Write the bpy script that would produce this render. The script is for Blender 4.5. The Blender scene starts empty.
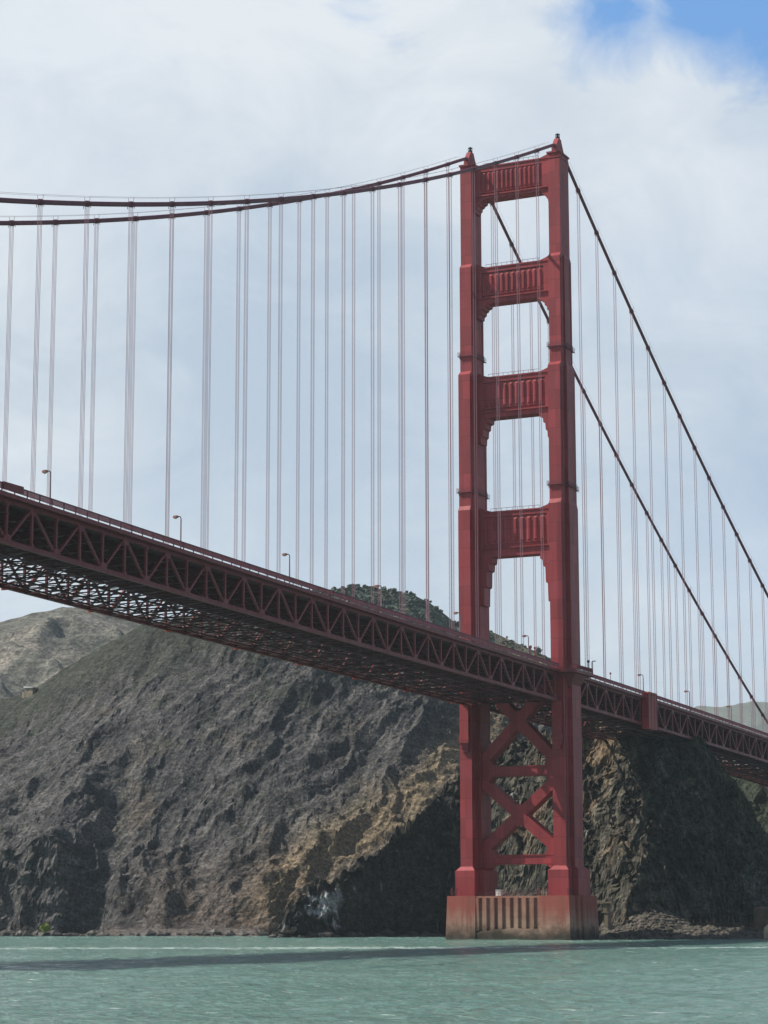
import bpy, math, random
import numpy as np
from mathutils import Vector, Matrix
rnd = random.Random(7)
SC = bpy.context.scene
COL = SC.collection
PI = math.pi

# ------------------------------------------------------------------ helpers
class MB:
    """collects shapes, links them as ONE mesh object"""
    def __init__(s): s.v = []; s.f = []; s.smooth = False
    def add(s, vs, fs):
        o = len(s.v); s.v += [tuple(p) for p in vs]; s.f += [tuple(i + o for i in f) for f in fs]
    def box(s, x0, x1, y0, y1, z0, z1):
        s.add([(x0,y0,z0),(x1,y0,z0),(x1,y1,z0),(x0,y1,z0),(x0,y0,z1),(x1,y0,z1),(x1,y1,z1),(x0,y1,z1)],
              [(0,3,2,1),(4,5,6,7),(0,1,5,4),(1,2,6,5),(2,3,7,6),(3,0,4,7)])
    def bar(s, a, b, w, h, up=(0,0,1)):
        """box beam from a to b: w across, h along 'up'"""
        a = Vector(a); b = Vector(b); d = (b - a).normalized(); up = Vector(up)
        side = d.cross(up)
        if side.length < 1e-5: side = d.cross(Vector((1,0,0)))
        side.normalize(); u = side.cross(d).normalized()
        q = []
        for p in (a, b):
            for i, j in ((-1,-1),(1,-1),(1,1),(-1,1)):
                q.append(p + side*(i*w/2) + u*(j*h/2))
        s.add(q, [(0,3,2,1),(4,5,6,7),(0,1,5,4),(1,2,6,5),(2,3,7,6),(3,0,4,7)])
    def tube(s, pts, r, n=8, cap=True):
        pts = [Vector(p) for p in pts]; rs = r if isinstance(r, (list, tuple)) else [r]*len(pts)
        o = len(s.v); ref = None
        for i, p in enumerate(pts):
            t = (pts[min(i+1, len(pts)-1)] - pts[max(i-1, 0)]).normalized()
            if ref is None: ref = Vector((1,0,0)) if abs(t.x) < .9 else Vector((0,1,0))
            a = t.cross(ref).normalized(); b = t.cross(a).normalized(); ref = b.cross(t) if False else ref
            for k in range(n):
                c = 2*PI*k/n; s.v.append(tuple(p + (a*math.cos(c) + b*math.sin(c))*rs[i]))
        for i in range(len(pts)-1):
            for k in range(n):
                k2 = (k+1) % n; A = o+i*n
                s.f.append((A+k, A+k2, A+n+k2, A+n+k))
        if cap:
            s.f.append(tuple(o+k for k in range(n))); e = o+(len(pts)-1)*n
            s.f.append(tuple(e+n-1-k for k in range(n)))
    def loft(s, rings, cap=True):
        """rings: list of equally long point lists"""
        n = len(rings[0]); o = len(s.v)
        for r in rings: s.v += [tuple(p) for p in r]
        for i in range(len(rings)-1):
            for k in range(n):
                k2 = (k+1) % n; A = o+i*n; s.f.append((A+k, A+k2, A+n+k2, A+n+k))
        if cap:
            s.f.append(tuple(o+n-1-k for k in range(n))); e = o+(len(rings)-1)*n
            s.f.append(tuple(e+k for k in range(n)))
    def prism_y(s, poly, y0, y1):
        """x-z polygon extruded along y"""
        s.loft([[(x, y0, z) for x, z in poly], [(x, y1, z) for x, z in poly]])
    def prism_x(s, poly, x0, x1):
        s.loft([[(x0, y, z) for y, z in poly], [(x1, y, z) for y, z in poly]])
    def build(s, name, mat=None, parent=None, smooth=False):
        me = bpy.data.meshes.new(name); me.from_pydata(s.v, [], s.f); me.update()
        import bmesh
        bm = bmesh.new(); bm.from_mesh(me); bmesh.ops.recalc_face_normals(bm, faces=bm.faces); bm.to_mesh(me); bm.free()
        if smooth: me.polygons.foreach_set('use_smooth', [True]*len(me.polygons))
        if mat: me.materials.append(mat)
        o = bpy.data.objects.new(name, me); COL.objects.link(o)
        if parent:
            o.parent = parent
            o.location = -world_loc(parent)
        return o
def world_loc(o):
    l = Vector(o.location)
    while o.parent: o = o.parent; l = l + Vector(o.location)
    return l
def tag(o, label=None, cat=None, group=None, kind=None):
    if label: o['label'] = label
    if cat: o['category'] = cat
    if group: o['group'] = group
    if kind: o['kind'] = kind
    return o
def empty(name, loc, label, cat, group=None):
    o = bpy.data.objects.new(name, None); COL.objects.link(o); o.location = loc; o.empty_display_size = .3
    return tag(o, label, cat, group)

# ------------------------------------------------------------------ materials
class NT:
    def __init__(s, name):
        s.m = bpy.data.materials.new(name); s.m.use_nodes = True; s.t = s.m.node_tree
        s.t.nodes.clear(); s.out = s.t.nodes.new('ShaderNodeOutputMaterial')
        s.b = s.t.nodes.new('ShaderNodeBsdfPrincipled'); s.t.links.new(s.b.outputs[0], s.out.inputs[0])
    def n(s, kind, **kw):
        x = s.t.nodes.new(kind)
        for k, v in kw.items(): setattr(x, k, v)
        return x
    def l(s, a, b): s.t.links.new(a, b)
    def noise(s, vec, scale, detail=4, rough=.55, dist=0.0):
        x = s.n('ShaderNodeTexNoise'); x.inputs['Scale'].default_value = scale; x.inputs['Detail'].default_value = detail
        x.inputs['Roughness'].default_value = rough; x.inputs['Distortion'].default_value = dist
        if vec: s.l(vec, x.inputs['Vector'])
        return x.outputs[0]
    def mapping(s, sc, rot=(0,0,0), src=None):
        if src is None:
            g = s.n('ShaderNodeNewGeometry'); src = g.outputs['Position']
        mp = s.n('ShaderNodeMapping'); mp.inputs['Scale'].default_value = sc; mp.inputs['Rotation'].default_value = rot
        s.l(src, mp.inputs['Vector']); return mp.outputs[0]
    def ramp(s, fac, stops):
        r = s.n('ShaderNodeValToRGB'); s.l(fac, r.inputs[0]); e = r.color_ramp.elements
        while len(e) < len(stops): e.new(.5)
        for i, (p, c) in enumerate(stops):
            e[i].position = p; e[i].color = (c, c, c, 1) if isinstance(c, (int, float)) else (*c, 1)
        return r.outputs[0]
    def mix(s, fac, a, b, mode='MIX'):
        x = s.n('ShaderNodeMix', data_type='RGBA', blend_type=mode)
        for i, v in ((0, fac), (6, a), (7, b)):
            if hasattr(v, 'type') and hasattr(v, 'is_linked'): s.l(v, x.inputs[i])
            elif isinstance(v, (int, float)): x.inputs[i].default_value = v if i == 0 else (v, v, v, 1)
            else: x.inputs[i].default_value = (*v, 1)
        return x.outputs[2]
    def math(s, op, a, b=0.0):
        x = s.n('ShaderNodeMath', operation=op)
        for i, v in ((0, a), (1, b)):
            if isinstance(v, (int, float)): x.inputs[i].default_value = v
            else: s.l(v, x.inputs[i])
        return x.outputs[0]
    def bump(s, h, strength=.5, dist=.1):
        x = s.n('ShaderNodeBump'); x.inputs['Strength'].default_value = strength; x.inputs['Distance'].default_value = dist
        s.l(h, x.inputs['Height']); s.l(x.outputs[0], s.b.inputs['Normal'])
    def sepz(s):
        g = s.n('ShaderNodeNewGeometry'); x = s.n('ShaderNodeSeparateXYZ'); s.l(g.outputs['Position'], x.inputs[0]); return x.outputs
    def fin(s, color=None, rough=.6, metal=0.0, spec=None):
        if color is not None:
            if hasattr(color, 'is_linked'): s.l(color, s.b.inputs['Base Color'])
            else: s.b.inputs['Base Color'].default_value = (*color, 1)
        if hasattr(rough, 'is_linked'): s.l(rough, s.b.inputs['Roughness'])
        else: s.b.inputs['Roughness'].default_value = rough
        s.b.inputs['Metallic'].default_value = metal
        if spec is not None: s.b.inputs['Specular IOR Level'].default_value = spec
        return s.m

def paint(name, c, seams=True, wear=.6, rough=.5):
    t = NT(name)
    streak = t.noise(t.mapping((1.1, 1.1, .06)), 1.0, 5, .6)
    blot = t.noise(t.mapping((.12, .12, .12)), 1.0, 4)
    dark = tuple(x*.62 for x in c); pale = (c[0]*1.08, c[1]*1.45 + .012, c[2]*1.6 + .012)
    col = t.mix(t.ramp(streak, [(.35, 0), (.72, wear)]), c, dark)
    col = t.mix(t.ramp(blot, [(.45, 0), (.75, .35)]), col, pale)
    if seams:
        z = t.sepz()
        fz = t.math('FRACT', t.math('DIVIDE', z[2], 5.4))
        ln = t.math('LESS_THAN', fz, .045)
        col = t.mix(t.math('MULTIPLY', ln, .38), col, tuple(x*.4 for x in c))
        cell = t.n('ShaderNodeCombineXYZ')
        for i_, dv_ in ((0, 2.34), (1, 2.34), (2, 5.4)): t.l(t.math('FLOOR', t.math('DIVIDE', z[i_], dv_)), cell.inputs[i_])
        wn_ = t.n('ShaderNodeTexWhiteNoise', noise_dimensions='3D'); t.l(cell.outputs[0], wn_.inputs['Vector'])
        col = t.mix(1.0, col, t.ramp(wn_.outputs['Value'], [(0, .80), (.75, 1.0), (1, 1.16)]), 'MULTIPLY')
        fx = t.math('LESS_THAN', t.math('FRACT', t.math('DIVIDE', z[0], 1.17)), .07)
        fy = t.math('LESS_THAN', t.math('FRACT', t.math('DIVIDE', z[1], 1.17)), .07)
        col = t.mix(t.math('MULTIPLY', t.math('MAXIMUM', fx, fy), .22), col, tuple(x*.5 for x in c))
    t.bump(t.noise(t.mapping((.8, .8, .8)), 1.0, 3), .12, .1)
    return t.fin(col, t.ramp(streak, [(.3, rough-.08), (.8, rough+.15)]), spec=.35)
ORANGE = (.37, .048, .056)
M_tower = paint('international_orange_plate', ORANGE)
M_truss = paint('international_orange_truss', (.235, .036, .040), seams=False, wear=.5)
M_cable = paint('weathered_cable_paint', (.18, .045, .065), seams=False, wear=.4)
M_under = paint('shaded_underside_paint', (.085, .018, .022), seams=False, wear=.6)  # truss orange darkened, puts the shade under the deck into the colour
M_bright = paint('bright_orange_plate', (.46, .06, .035), seams=False)  # brighter orange, carries the painted sunlight of the splice plates
M_rope = paint('rope_paint', (.42, .21, .25), seams=False)
def simple(name, c, rough=.7, var=.25, scale=.8, metal=0.0):
    t = NT(name); n = t.noise(t.mapping((scale,)*3), 1.0, 5)
    col = t.mix(t.ramp(n, [(.3, 0), (.7, 1)]), tuple(x*(1-var) for x in c), tuple(min(1, x*(1+var)) for x in c))
    return t.fin(col, rough, metal)
M_lampmetal = simple('grey_lamp_metal', (.06, .035, .06), .45)
M_lamphead = simple('lamp_head_bronze', (.30, .13, .09), .4)
M_lens = simple('lamp_lens', (.65, .6, .5), .25)
M_white = simple('white_painted_metal', (.75, .75, .72), .5, .08)
M_dark = simple('dark_steel', (.05, .045, .05), .6)
M_asph = simple('asphalt', (.05, .05, .052), .9, .2)
M_walk = simple('walkway_concrete', (.16, .12, .11), .9)
M_signred = simple('sign_red', (.20, .035, .04), .5)

def m_concrete():
    t = NT('pier_concrete'); z = t.sepz()
    grime = t.noise(t.mapping((.7, .7, .05)), 1.0, 6, .65)
    blot = t.noise(t.mapping((.22, .22, .22)), 1.0, 6, .6)
    fine = t.noise(t.mapping((2.2, 2.2, 2.2)), 1.0, 4)
    col = t.mix(t.ramp(blot, [(.34, 0), (.66, 1)]), (.31, .19, .14), (.52, .37, .275))
    col = t.mix(t.ramp(fine, [(.3, .25), (.65, 0)]), col, (.20, .14, .11))
    # orange paint run-off from the legs
    h = t.math('DIVIDE', t.math('SUBTRACT', z[2], 3.5), 9.0)
    red = t.math('MULTIPLY', t.ramp(t.math('ADD', h, t.math('MULTIPLY', t.math('SUBTRACT', grime, .5), 1.5)), [(.0, .25), (.5, 1)]), .9)
    ax = t.math('ABSOLUTE', z[0])
    leg = t.ramp(t.math('DIVIDE', ax, 20.0), [(.42, .5), (.5, 1.0)])
    col = t.mix(t.math('MULTIPLY', red, leg), col, (.36, .075, .055))
    # algae and wet band at the tide line
    lo = t.math('SUBTRACT', t.math('ADD', z[2], t.math('MULTIPLY', t.math('SUBTRACT', blot, .5), 7.0)), .2)
    alg = t.ramp(t.math('DIVIDE', lo, 4.0), [(.0, .97), (.3, .8), (.85, 0)])
    col = t.mix(alg, col, (.035, .032, .022))
    fl_ = t.math('LESS_THAN', t.math('FRACT', t.math('DIVIDE', z[2], 1.9)), .06)
    col = t.mix(t.math('MULTIPLY', fl_, .35), col, (.16, .09, .07))
    col = t.mix(t.ramp(grime, [(.5, 0), (.72, .6)]), col, (.12, .075, .06))
    t.bump(fine, .4, .15)
    return t.fin(col, .9)
M_pier = m_concrete()

# ------------------------------------------------------------------ camera (recovered from the cable bands)
CAM = Vector((236.6, -586.12, 5.85))
Rt = Vector((0.90308082, 0.42946837, -0.00139864)); Up = Vector((0.0767631, -0.15821059, 0.984417)); Fw = Vector((-0.42255469, 0.88911548, 0.17584427))
cam = bpy.data.cameras.new('camera'); co = bpy.data.objects.new('camera', cam); COL.objects.link(co)
Up = Rt.cross(Fw).normalized()
R3 = Matrix((Rt, Up, -Fw)).transposed().to_4x4(); R3.translation = CAM
co.matrix_world = R3
cam.sensor_fit = 'VERTICAL'; cam.sensor_height = 24.0; cam.lens = 2265.7/1024*24.0
cam.clip_start = .5; cam.clip_end = 60000
SC.camera = co
FH = Vector((-.4292, .9032, 0)).normalized(); RH = Vector((FH.y, -FH.x, 0))
def ad(a, d): return (CAM.x + RH.x*a + FH.x*d, CAM.y + RH.y*a + FH.y*d)

# ------------------------------------------------------------------ noise (vectorised gradient noise)
def _hash(i, j, seed):
    h = (i.astype(np.int64)*374761393 + j.astype(np.int64)*668265263 + seed*974634777) & 0xffffffff
    h = ((h ^ (h >> 13))*1274126177) & 0xffffffff
    return ((h ^ (h >> 16)) & 0xffff)/65536.0*2*np.pi
def perlin(x, y, seed=0):
    i = np.floor(x); j = np.floor(y); fx = x-i; fy = y-j
    u = fx*fx*fx*(fx*(fx*6-15)+10); v = fy*fy*fy*(fy*(fy*6-15)+10)
    def g(di, dj):
        a = _hash(i+di, j+dj, seed); return np.cos(a)*(fx-di) + np.sin(a)*(fy-dj)
    return ((g(0,0)*(1-u)+g(1,0)*u)*(1-v) + (g(0,1)*(1-u)+g(1,1)*u)*v)*1.4
def fbm(x, y, o=5, seed=0, gain=.5, lac=2.03):
    r = 0; a = 1; s = 0
    for k in range(o): r = r + a*perlin(x, y, seed+k*17); s += a; a *= gain; x = x*lac+3.1; y = y*lac+1.7
    return r/s
def ridged(x, y, o=5, seed=0, gain=.55, lac=2.05):
    r = 0; a = 1; s = 0; w = 1
    for k in range(o):
        n = 1-np.abs(perlin(x, y, seed+k*13))*1.6; n = n*n*w; w = np.clip(n, 0, 1)
        r = r + a*n; s += a; a *= gain; x = x*lac+2.3; y = y*lac+5.1
    return r/s
def sstep(a, b, x):
    t = np.clip((x-a)/(b-a), 0, 1); return t*t*(3-2*t)
def grid_mesh(name, a, d, Z, colr, mat, smooth=True, parent=None):
    """a (n,), d (m,) camera-side ground coordinates, Z (m,n) heights, colr (m,n,3)"""
    A, D = np.meshgrid(a, d)
    X = CAM.x + RH.x*A + FH.x*D; Y = CAM.y + RH.y*A + FH.y*D
    return grid_xyz(name, X, Y, Z, colr, mat, smooth)
def grid_xyz(name, X, Y, Z, colr, mat, smooth=True):
    m, n = Z.shape
    V = np.stack([X, Y, Z], -1).reshape(-1, 3).astype(np.float32)
    idx = np.arange(m*n).reshape(m, n)
    F = np.stack([idx[:-1,:-1], idx[:-1,1:], idx[1:,1:], idx[1:,:-1]], -1).reshape(-1, 4).astype(np.int32)
    me = bpy.data.meshes.new(name); me.vertices.add(len(V)); me.vertices.foreach_set('co', V.ravel())
    me.loops.add(F.size); me.loops.foreach_set('vertex_index', F.ravel())
    me.polygons.add(len(F)); me.polygons.foreach_set('loop_start', np.arange(0, F.size, 4, dtype=np.int32))
    me.polygons.foreach_set('loop_total', np.full(len(F), 4, dtype=np.int32))
    me.update(); me.validate()
    me.polygons.foreach_set('use_smooth', np.full(len(F), smooth))
    if colr is not None:
        ca = me.color_attributes.new('albedo', 'FLOAT_COLOR', 'POINT')
        c4 = np.ones((m*n, 4), np.float32); c4[:, :3] = colr.reshape(-1, 3); ca.data.foreach_set('color', c4.ravel())
    me.materials.append(mat)
    o = bpy.data.objects.new(name, me); COL.objects.link(o); return o

def m_rock(name, sc=1.0, bump=.6, detail_amp=.8):
    t = NT(name)
    at = t.n('ShaderNodeAttribute', attribute_name='albedo')
    n1 = t.noise(t.mapping((1.0*sc,)*3), 1.0, 7, .65, .3)
    n2 = t.noise(t.mapping((.25*sc, .25*sc, .5*sc), (0.3, .5, .2)), 1.0, 7, .62)
    n3 = t.noise(t.mapping((.16*sc, .5*sc, .9*sc), (0.75, .3, .6)), 1.0, 8, .7)
    f = t.ramp(n1, [(.3, 1-detail_amp), (.72, 1+detail_amp)])
    col = t.mix(1.0, t.mix(1.0, at.outputs[0], (1.20,1.26,1.36), 'MULTIPLY'), f, 'MULTIPLY')
    col = t.mix(1.0, col, t.ramp(n2, [(.33, .72), (.66, 1.2)]), 'MULTIPLY')
    col = t.mix(1.0, col, t.ramp(n3, [(.36, .62), (.62, 1.22)]), 'MULTIPLY')
    t.bump(t.math('ADD', n1, t.math('MULTIPLY', n2, 2.0)), bump, 1.1/sc)
    return t.fin(col, .95, spec=.15)
M_rock = m_rock('cliff_rock'); M_hill = m_rock('hill_scrub', .35, .5)

# ------------------------------------------------------------------ terrain
def px_of(A, D): return 384 + 2265.7*A/D
HOR = 916.7
def z_of(y, d): return 5.85 + (HOR - y)*d/2265.7

a = np.arange(-262, 262, .62)
d = np.concatenate([np.arange(628, 790, .5), np.arange(790, 1030, 1.1)])
A, D = np.meshgrid(a, d); T = px_of(A, D)
def tab(T, xs, ys): return np.interp(T, xs, ys)
def cliff_height(A, D, T):
    wob = fbm(A/55, D/55, 3, 3)*14
    # main headland slope
    ry = tab(T, [-300,-100,0,30,60,100,140,200,260,330,400,455,500,545,600,650,700,768,850,1000],
                [840,760,704,691,671,646,624,611,603,600,612,640,664,696,735,752,760,775,800,830])
    D1 = 935 + 10*np.sin(A/37)
    Zr = z_of(ry, D1)
    b1 = tab(T, [-300,0,90,270,330,450,600,768,1000], [778,772,770,760,768,778,790,800,800]) + fbm(A/30, A*0+2, 3, 11)*9
    u = (D-b1)/(D1-b1)
    up = np.clip(u, 0, 1)
    ft = tab(T, [-300,0,60,130,200,300,1000], [.30,.30,.28,.13,.09,.10,.12])
    h1 = Zr*(np.where(up < .06, ft*up/.06, ft+(up-.06)*(1-ft)/.94))
    h1 = np.where(u < 0, u*60, h1)
    h1 = np.where(u > 1, Zr-(D-D1)*.38, h1)
    # beach at the foot
    bm = sstep(80, 120, T)*(1-sstep(255, 275, T))
    beach = bm*np.clip((D-(b1-16))*.12, -3, 1.9) + (1-bm)*-3
    # spur that runs down to the water left of the tower, and the nose behind the pier
    T = T + sstep(500, 560, T)*fbm(A/17, (D+3)/13, 4, 331)*26 - sstep(540,600,T)*(1-sstep(660,720,T))*np.clip(D-655, 0, 60)*.55
    b2 = tab(T, [-300,255,270,300,445,462,540,600,625,700,768,860,1000], [780,740,686,690,732,730,690,658,652,686,728,775,805]) + fbm(A/14, A*0+7, 3, 5)*5
    hc = tab(T, [-300,255,268,285,300,340,400,450,490,540,585,640,685,705,735,768,850,1000],
                [-20,-8,0,9,15.6,23.5,34,53,63,69,67,66,64,60,48,34,22,10])
    wd = tab(T, [0,272,340,400,450,500,560,620,700,768,1000], [6,6,9,13,20,40,62,70,44,36,40])
    u2 = (D-b2)/wd
    h2 = hc*np.clip(u2, 0, 1)**.72
    h2 = np.where(u2 < 0, u2*wd*1.2, h2)
    h2 = np.where(u2 > 1, hc-(D-b2-wd)*tab(T, [0,440,520,1000], [.75,.55,.10,.10]), h2)
    return h1, beach, h2, u, u2, wob
h1, beach, h2, U1, U2, wob = cliff_height(A, D, T)
# gullies and strata: long features run up and to the right
e = np.array([.58, .81]); nrm = np.array([.81, -.58])
pe = A*e[0]+D*e[1]; pn = A*nrm[0]+D*nrm[1]
wrp = fbm(A/40, D/40, 4, 21)*16
Hb = np.maximum(h1, h2); Dh0 = D + Hb*.5
g1 = ridged((pn+wrp)/46, (pe+wrp*.6)/190, 4, 31)
g2 = ridged((A*.80-Hb*.60+wrp*.7)/12, (A*.6+Hb*.8)/75, 5, 41, .6)
g3 = ridged((pn+wrp*.5)/4.6, (pe+Hb*.3)/15, 4, 51, .6)
g4 = fbm(A/1.7, (D+Hb*.6)/1.7, 3, 61, .6)
crag = np.clip(fbm(A/30, D/24, 4, 65)*2.2+.5, 0, 1)
g5 = ridged((A+wrp)/6.5, (D+Hb*.7)/6.5, 5, 68, .6)
jt = ridged((A+wrp)/13, (D)/60, 4, 71)
def saw(x, lam, sd, e0=.16):
    x = x/lam; i_ = np.floor(x); f_ = x-i_
    ampl = .45 + 1.1*(_hash(i_, i_*0, sd)/(2*np.pi))
    return ampl*np.where(f_ < 1-e0, f_/(1-e0), (1-f_)/e0)
q1 = A*.80 - Hb*.62 + fbm(A/45, Dh0/45, 4, 301)*26
q2 = A*.74 - Hb*.70 + fbm(A/22, Dh0/22, 5, 305)*12
q3 = A*.70 - Hb*.75 + fbm(A/12, Dh0/12, 5, 309, .6)*7
k_a = np.clip(fbm(A/26, Dh0/30, 3, 311)*2.0+.5, 0, 1); k_b = np.clip(fbm(A/13, Dh0/16, 3, 313)*2.4+.30, 0, 1); k_c = np.clip(fbm(A/7, Dh0/9, 3, 317)*2.4+.30, 0, 1)
strata = saw(q1, 26, 1)*3.2*k_a + saw(q2, 9.5, 2)*1.5*k_b + saw(q3, 3.8, 3)*.7*k_c - 2.0
m1 = sstep(0, .05, U1)*(1-.75*sstep(.80, .97, U1)); m2 = sstep(0, .2, U2)
h1n = h1 + m1*((g1-.42)*8 + strata*.8 + (g2-.42)*2.5 + (g3-.42)*1.0 + g4*.5 + crag*(g5-.4)*1.0 + sstep(330,100,T)*sstep(.75,.0,U1)*(jt-.4)*4.5)
gA = ridged((pn*.6+pe*.35+wrp)/21, (pe-pn*.4)/40, 5, 81, .6)
Tn = T + fbm(A/14, (Dh0)/12, 5, 341, .6)*70
nose = sstep(440, 520, T)*(1-sstep(625, 690, Tn))
dim = 1-.7*sstep(640, 690, T)
h2n = h2 + m2*((gA-.42)*6*dim + strata*.9 + (g5-.4)*4.0 + (g3-.42)*1.6 + g4*1.0 + nose*(jt-.45)*4)
H = np.maximum(np.maximum(h1n, beach + g4*.3), h2n)
is2 = sstep(-1.5, 1.5, h2n-h1n)
H = np.maximum(H, -4)
# terrace in the shallow gap so that nothing ends in a knife edge
gy, gx = np.gradient(H, d, a); slope = np.sqrt(gx**2+gy**2)
def C(c): return np.array(c, float)[None, None, :]
def lerp(a_, b_, f): return a_ + (b_-a_)*f[..., None]
Dh = D + H*.7; k1 = fbm(A/26, Dh/26, 5, 101); k2 = fbm((pn+wrp)/4.5, (pe+H*.5)/30, 6, 111, .65); k3 = fbm(A/4, Dh/4, 5, 121, .65)
col = lerp(C((.045,.043,.042)), C((.115,.105,.094)), np.clip(.5+k2*1.7+(g3-.45)*.6, 0, 1))
col = lerp(col, C((.19,.17,.145)), np.clip((k2*1.3+k3*.9-.42)*2.2, 0, 1)*.75)
col = lerp(col, C((.165,.125,.08)), np.clip((k1*1.5+k3*.5-.28)*2, 0, 1)*.38*(1-.5*sstep(.3,.8,U1)))
# scrub in patches, thicker to the ridge and on the right flank
rgt = sstep(665, 700, T)
veg = np.clip((rgt*.9 + fbm(A/18, D/18, 5, 131)*1.3 + k3*.6 + sstep(.55,1.0,U1)*.35 - sstep(1.1, .5, slope*0+1)*0 - .22)*3, 0, 1)
rid = sstep(300, 200, T)*sstep(.74, .93, U1+k3*.15)
veg = np.clip(veg + rid*.8, 0, 1)
col = col*(1-.28*rid[..., None])
col = lerp(col, C((.036,.043,.026)), veg*(.55*(1-sstep(1.3,2.2,slope))*(1-rgt)+rgt*.97))
# warm broken band above the spur
ypx_ = HOR - 2265.7*(H-5.85)/D; cy_ = tab(T, [240,300,340,400,450,500], [935,885,860,826,776,735]); dy_ = cy_-ypx_+k3*14
wb = sstep(215, 290, T)*(1-sstep(480, 530, T))*np.exp(-(np.clip(dy_-14, -60, 999)/30)**2)*(1-is2)
col = lerp(col, C((.225,.165,.095)), np.clip(wb*(1.0+k3*.8+k2*1.0), 0, 1)*.85)
toe = (1-sstep(.02, .3, U1))*sstep(100, 190, T)*(1-sstep(280,330,T))
col = lerp(col, C((.15,.10,.065)), np.clip(toe*(.5+k3), 0, 1)*.6)
# spur rock: shade painted dark into it, sunlight into the pale buff left-facing nose, the right flank under scrub
c2 = lerp(C((.024,.023,.021)), C((.056,.050,.041)), np.clip(.5+k3*1.2+k2, 0, 1))
c2 = lerp(c2, lerp(C((.042,.039,.031)), C((.165,.142,.102)), np.clip(.32+k2*1.5+k3*1.4, 0, 1))*.8, nose*.9)
c2 = lerp(c2, C((.26,.17,.10)), np.clip(nose*(k1*1.6+k3*.8-.15)*2, 0, 1)*.55)
fl = sstep(630, 690, Tn)*(.9)
c2 = lerp(c2, lerp(C((.022,.024,.017)), C((.105,.090,.062)), np.clip(.38+k3*1.8+k2*1.2, 0, 1)), fl)
gw = np.exp(-((T-325)/26)**2)*np.exp(-((H-9)/7)**2)
c2 = lerp(c2, C((.42,.42,.40)), np.clip((gw*1.25 + fbm(A/4, H/4+D/9, 5, 141, .65)*2.2 - .85)*3, 0, 1)*.8)
sl = np.exp(-((T-752-(20-H)*.4)/13)**2)*sstep(0,6,H)*(1-sstep(20,30,H))
c2 = lerp(c2, C((.12,.13,.115)), np.clip(sl*(.7+k3), 0, 1)*.6)
col = lerp(col, c2, is2)
bmask = sstep(80,120,T)*(1-sstep(255,275,T))*(H < 2.6)
col = lerp(col, C((.12,.10,.085)) , bmask.astype(float)*.8)
wet = np.clip(1-(H-1.2-k3*1.5)/1.6, 0, 1)*(1-bmask)
col = lerp(col, C((.018,.018,.016)), wet*.85)
st = np.maximum(is2, sstep(130, 90, T)*(1-sstep(.05,.12,U1)))*sstep(.9, 1.8, slope)*sstep(-.5, 3, H)
off = st*((ridged((A+H*.35)/8.5, (H-A*.3)/7.5, 5, 401, .6)-.45)*3.4 + (ridged((A-H*.5)/3.1, H/2.6, 4, 405, .6)-.45)*1.1)
sid = st*fbm(A/5, H/5, 4, 409)*1.6
cl = grid_xyz('cliff', CAM.x + RH.x*(A+sid) + FH.x*(D-off), CAM.y + RH.y*(A+sid) + FH.y*(D-off), H, col, M_rock, smooth=False); tag(cl, 'steep dark rock headland rising from the water behind the bridge', 'cliff', kind='structure')
def ground(aa, dd):
    i = int(np.clip(np.searchsorted(a, aa), 0, len(a)-1)); j = int(np.clip(np.searchsorted(d, dd), 0, len(d)-1)); return float(H[j, i])

fsc = MB(); r4 = random.Random(11)
for _ in range(1500):
    t_ = r4.uniform(640, 800); dd_ = r4.uniform(690, 790); aa = (t_-384)/2265.7*dd_; hh_ = ground(aa, dd_)
    if hh_ < 4: continue
    x, y = ad(aa, dd_); R_ = r4.uniform(.5, 1.5)
    for k in range(9):
        v = Vector((r4.gauss(0,1), r4.gauss(0,1), r4.gauss(0,1))).normalized()*R_*r4.uniform(.4,1); p = Vector((x,y,hh_))+v; w_ = r4.uniform(.2,.5)
        a_ = Vector((r4.uniform(-1,1), r4.uniform(-1,1), r4.uniform(-1,1))).normalized()*w_; b_ = a_.orthogonal().normalized()*w_
        fsc.add([p-a_, p-b_, p+a_, p+b_], [(0,1,2,3)])
tag(fsc.build('cliff_scrub', simple('cliff_scrub_leaf', (.035,.048,.028), .9, .5, .3)), 'dark scrub clinging to the shaded cliff right of the tower', 'scrub', kind='stuff')
# distant hills
def hill(name, xs, ys, dr, depth, back, seed, colfn, amp=6, step=3.0, label='', base=None):
    t0, t1 = xs[0], xs[-1]
    a_ = np.arange((t0-384)/2265.7*(dr), (t1-384)/2265.7*(dr), step); d_ = np.arange(dr-depth, dr+back, step*1.2)
    A_, D_ = np.meshgrid(a_, d_); T_ = 384+2265.7*A_/dr
    Zr = z_of(np.interp(T_, xs, ys), dr)
    u = (D_-(dr-depth))/depth
    h = np.where(u < 1, Zr*np.clip(u, 0, 1)**.85, Zr-(D_-dr)*.45)
    m = sstep(0, .15, u)
    h = h + m*amp*((ridged(A_/110+D_/300, D_/160, 5, seed)-.45)*2.2 + fbm(A_/22, D_/22, 4, seed+5)*.5)*np.where(u > .9, .35, 1)
    return grid_mesh(name, a_, d_, h, colfn(A_, D_, h, u), M_hill), (a_, d_, h)
def col_left(A_, D_, h, u):
    n = fbm(A_/60, D_/60, 5, 201); m = fbm(A_/14, D_/30, 5, 205)
    c = lerp(C((.11,.105,.085)), C((.20,.175,.14)), np.clip(.5+n*1.6+m*.6, 0, 1))
    return lerp(c, C((.065,.07,.055)), np.clip((m*1.5-n*.5-.1)*2.5, 0, 1)*.7)
o, _ = hill('hill', [-500,-200,-60,0,30,60,95,130,170,230,300,400,520], [700,640,628,617,609,603,607,618,640,670,700,740,780], 1850, 520, 300, 300, col_left, 14, 3.2)
tag(o, 'hazy brown and green hill rising beyond the left end of the cliff', 'hill', kind='structure')
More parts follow.
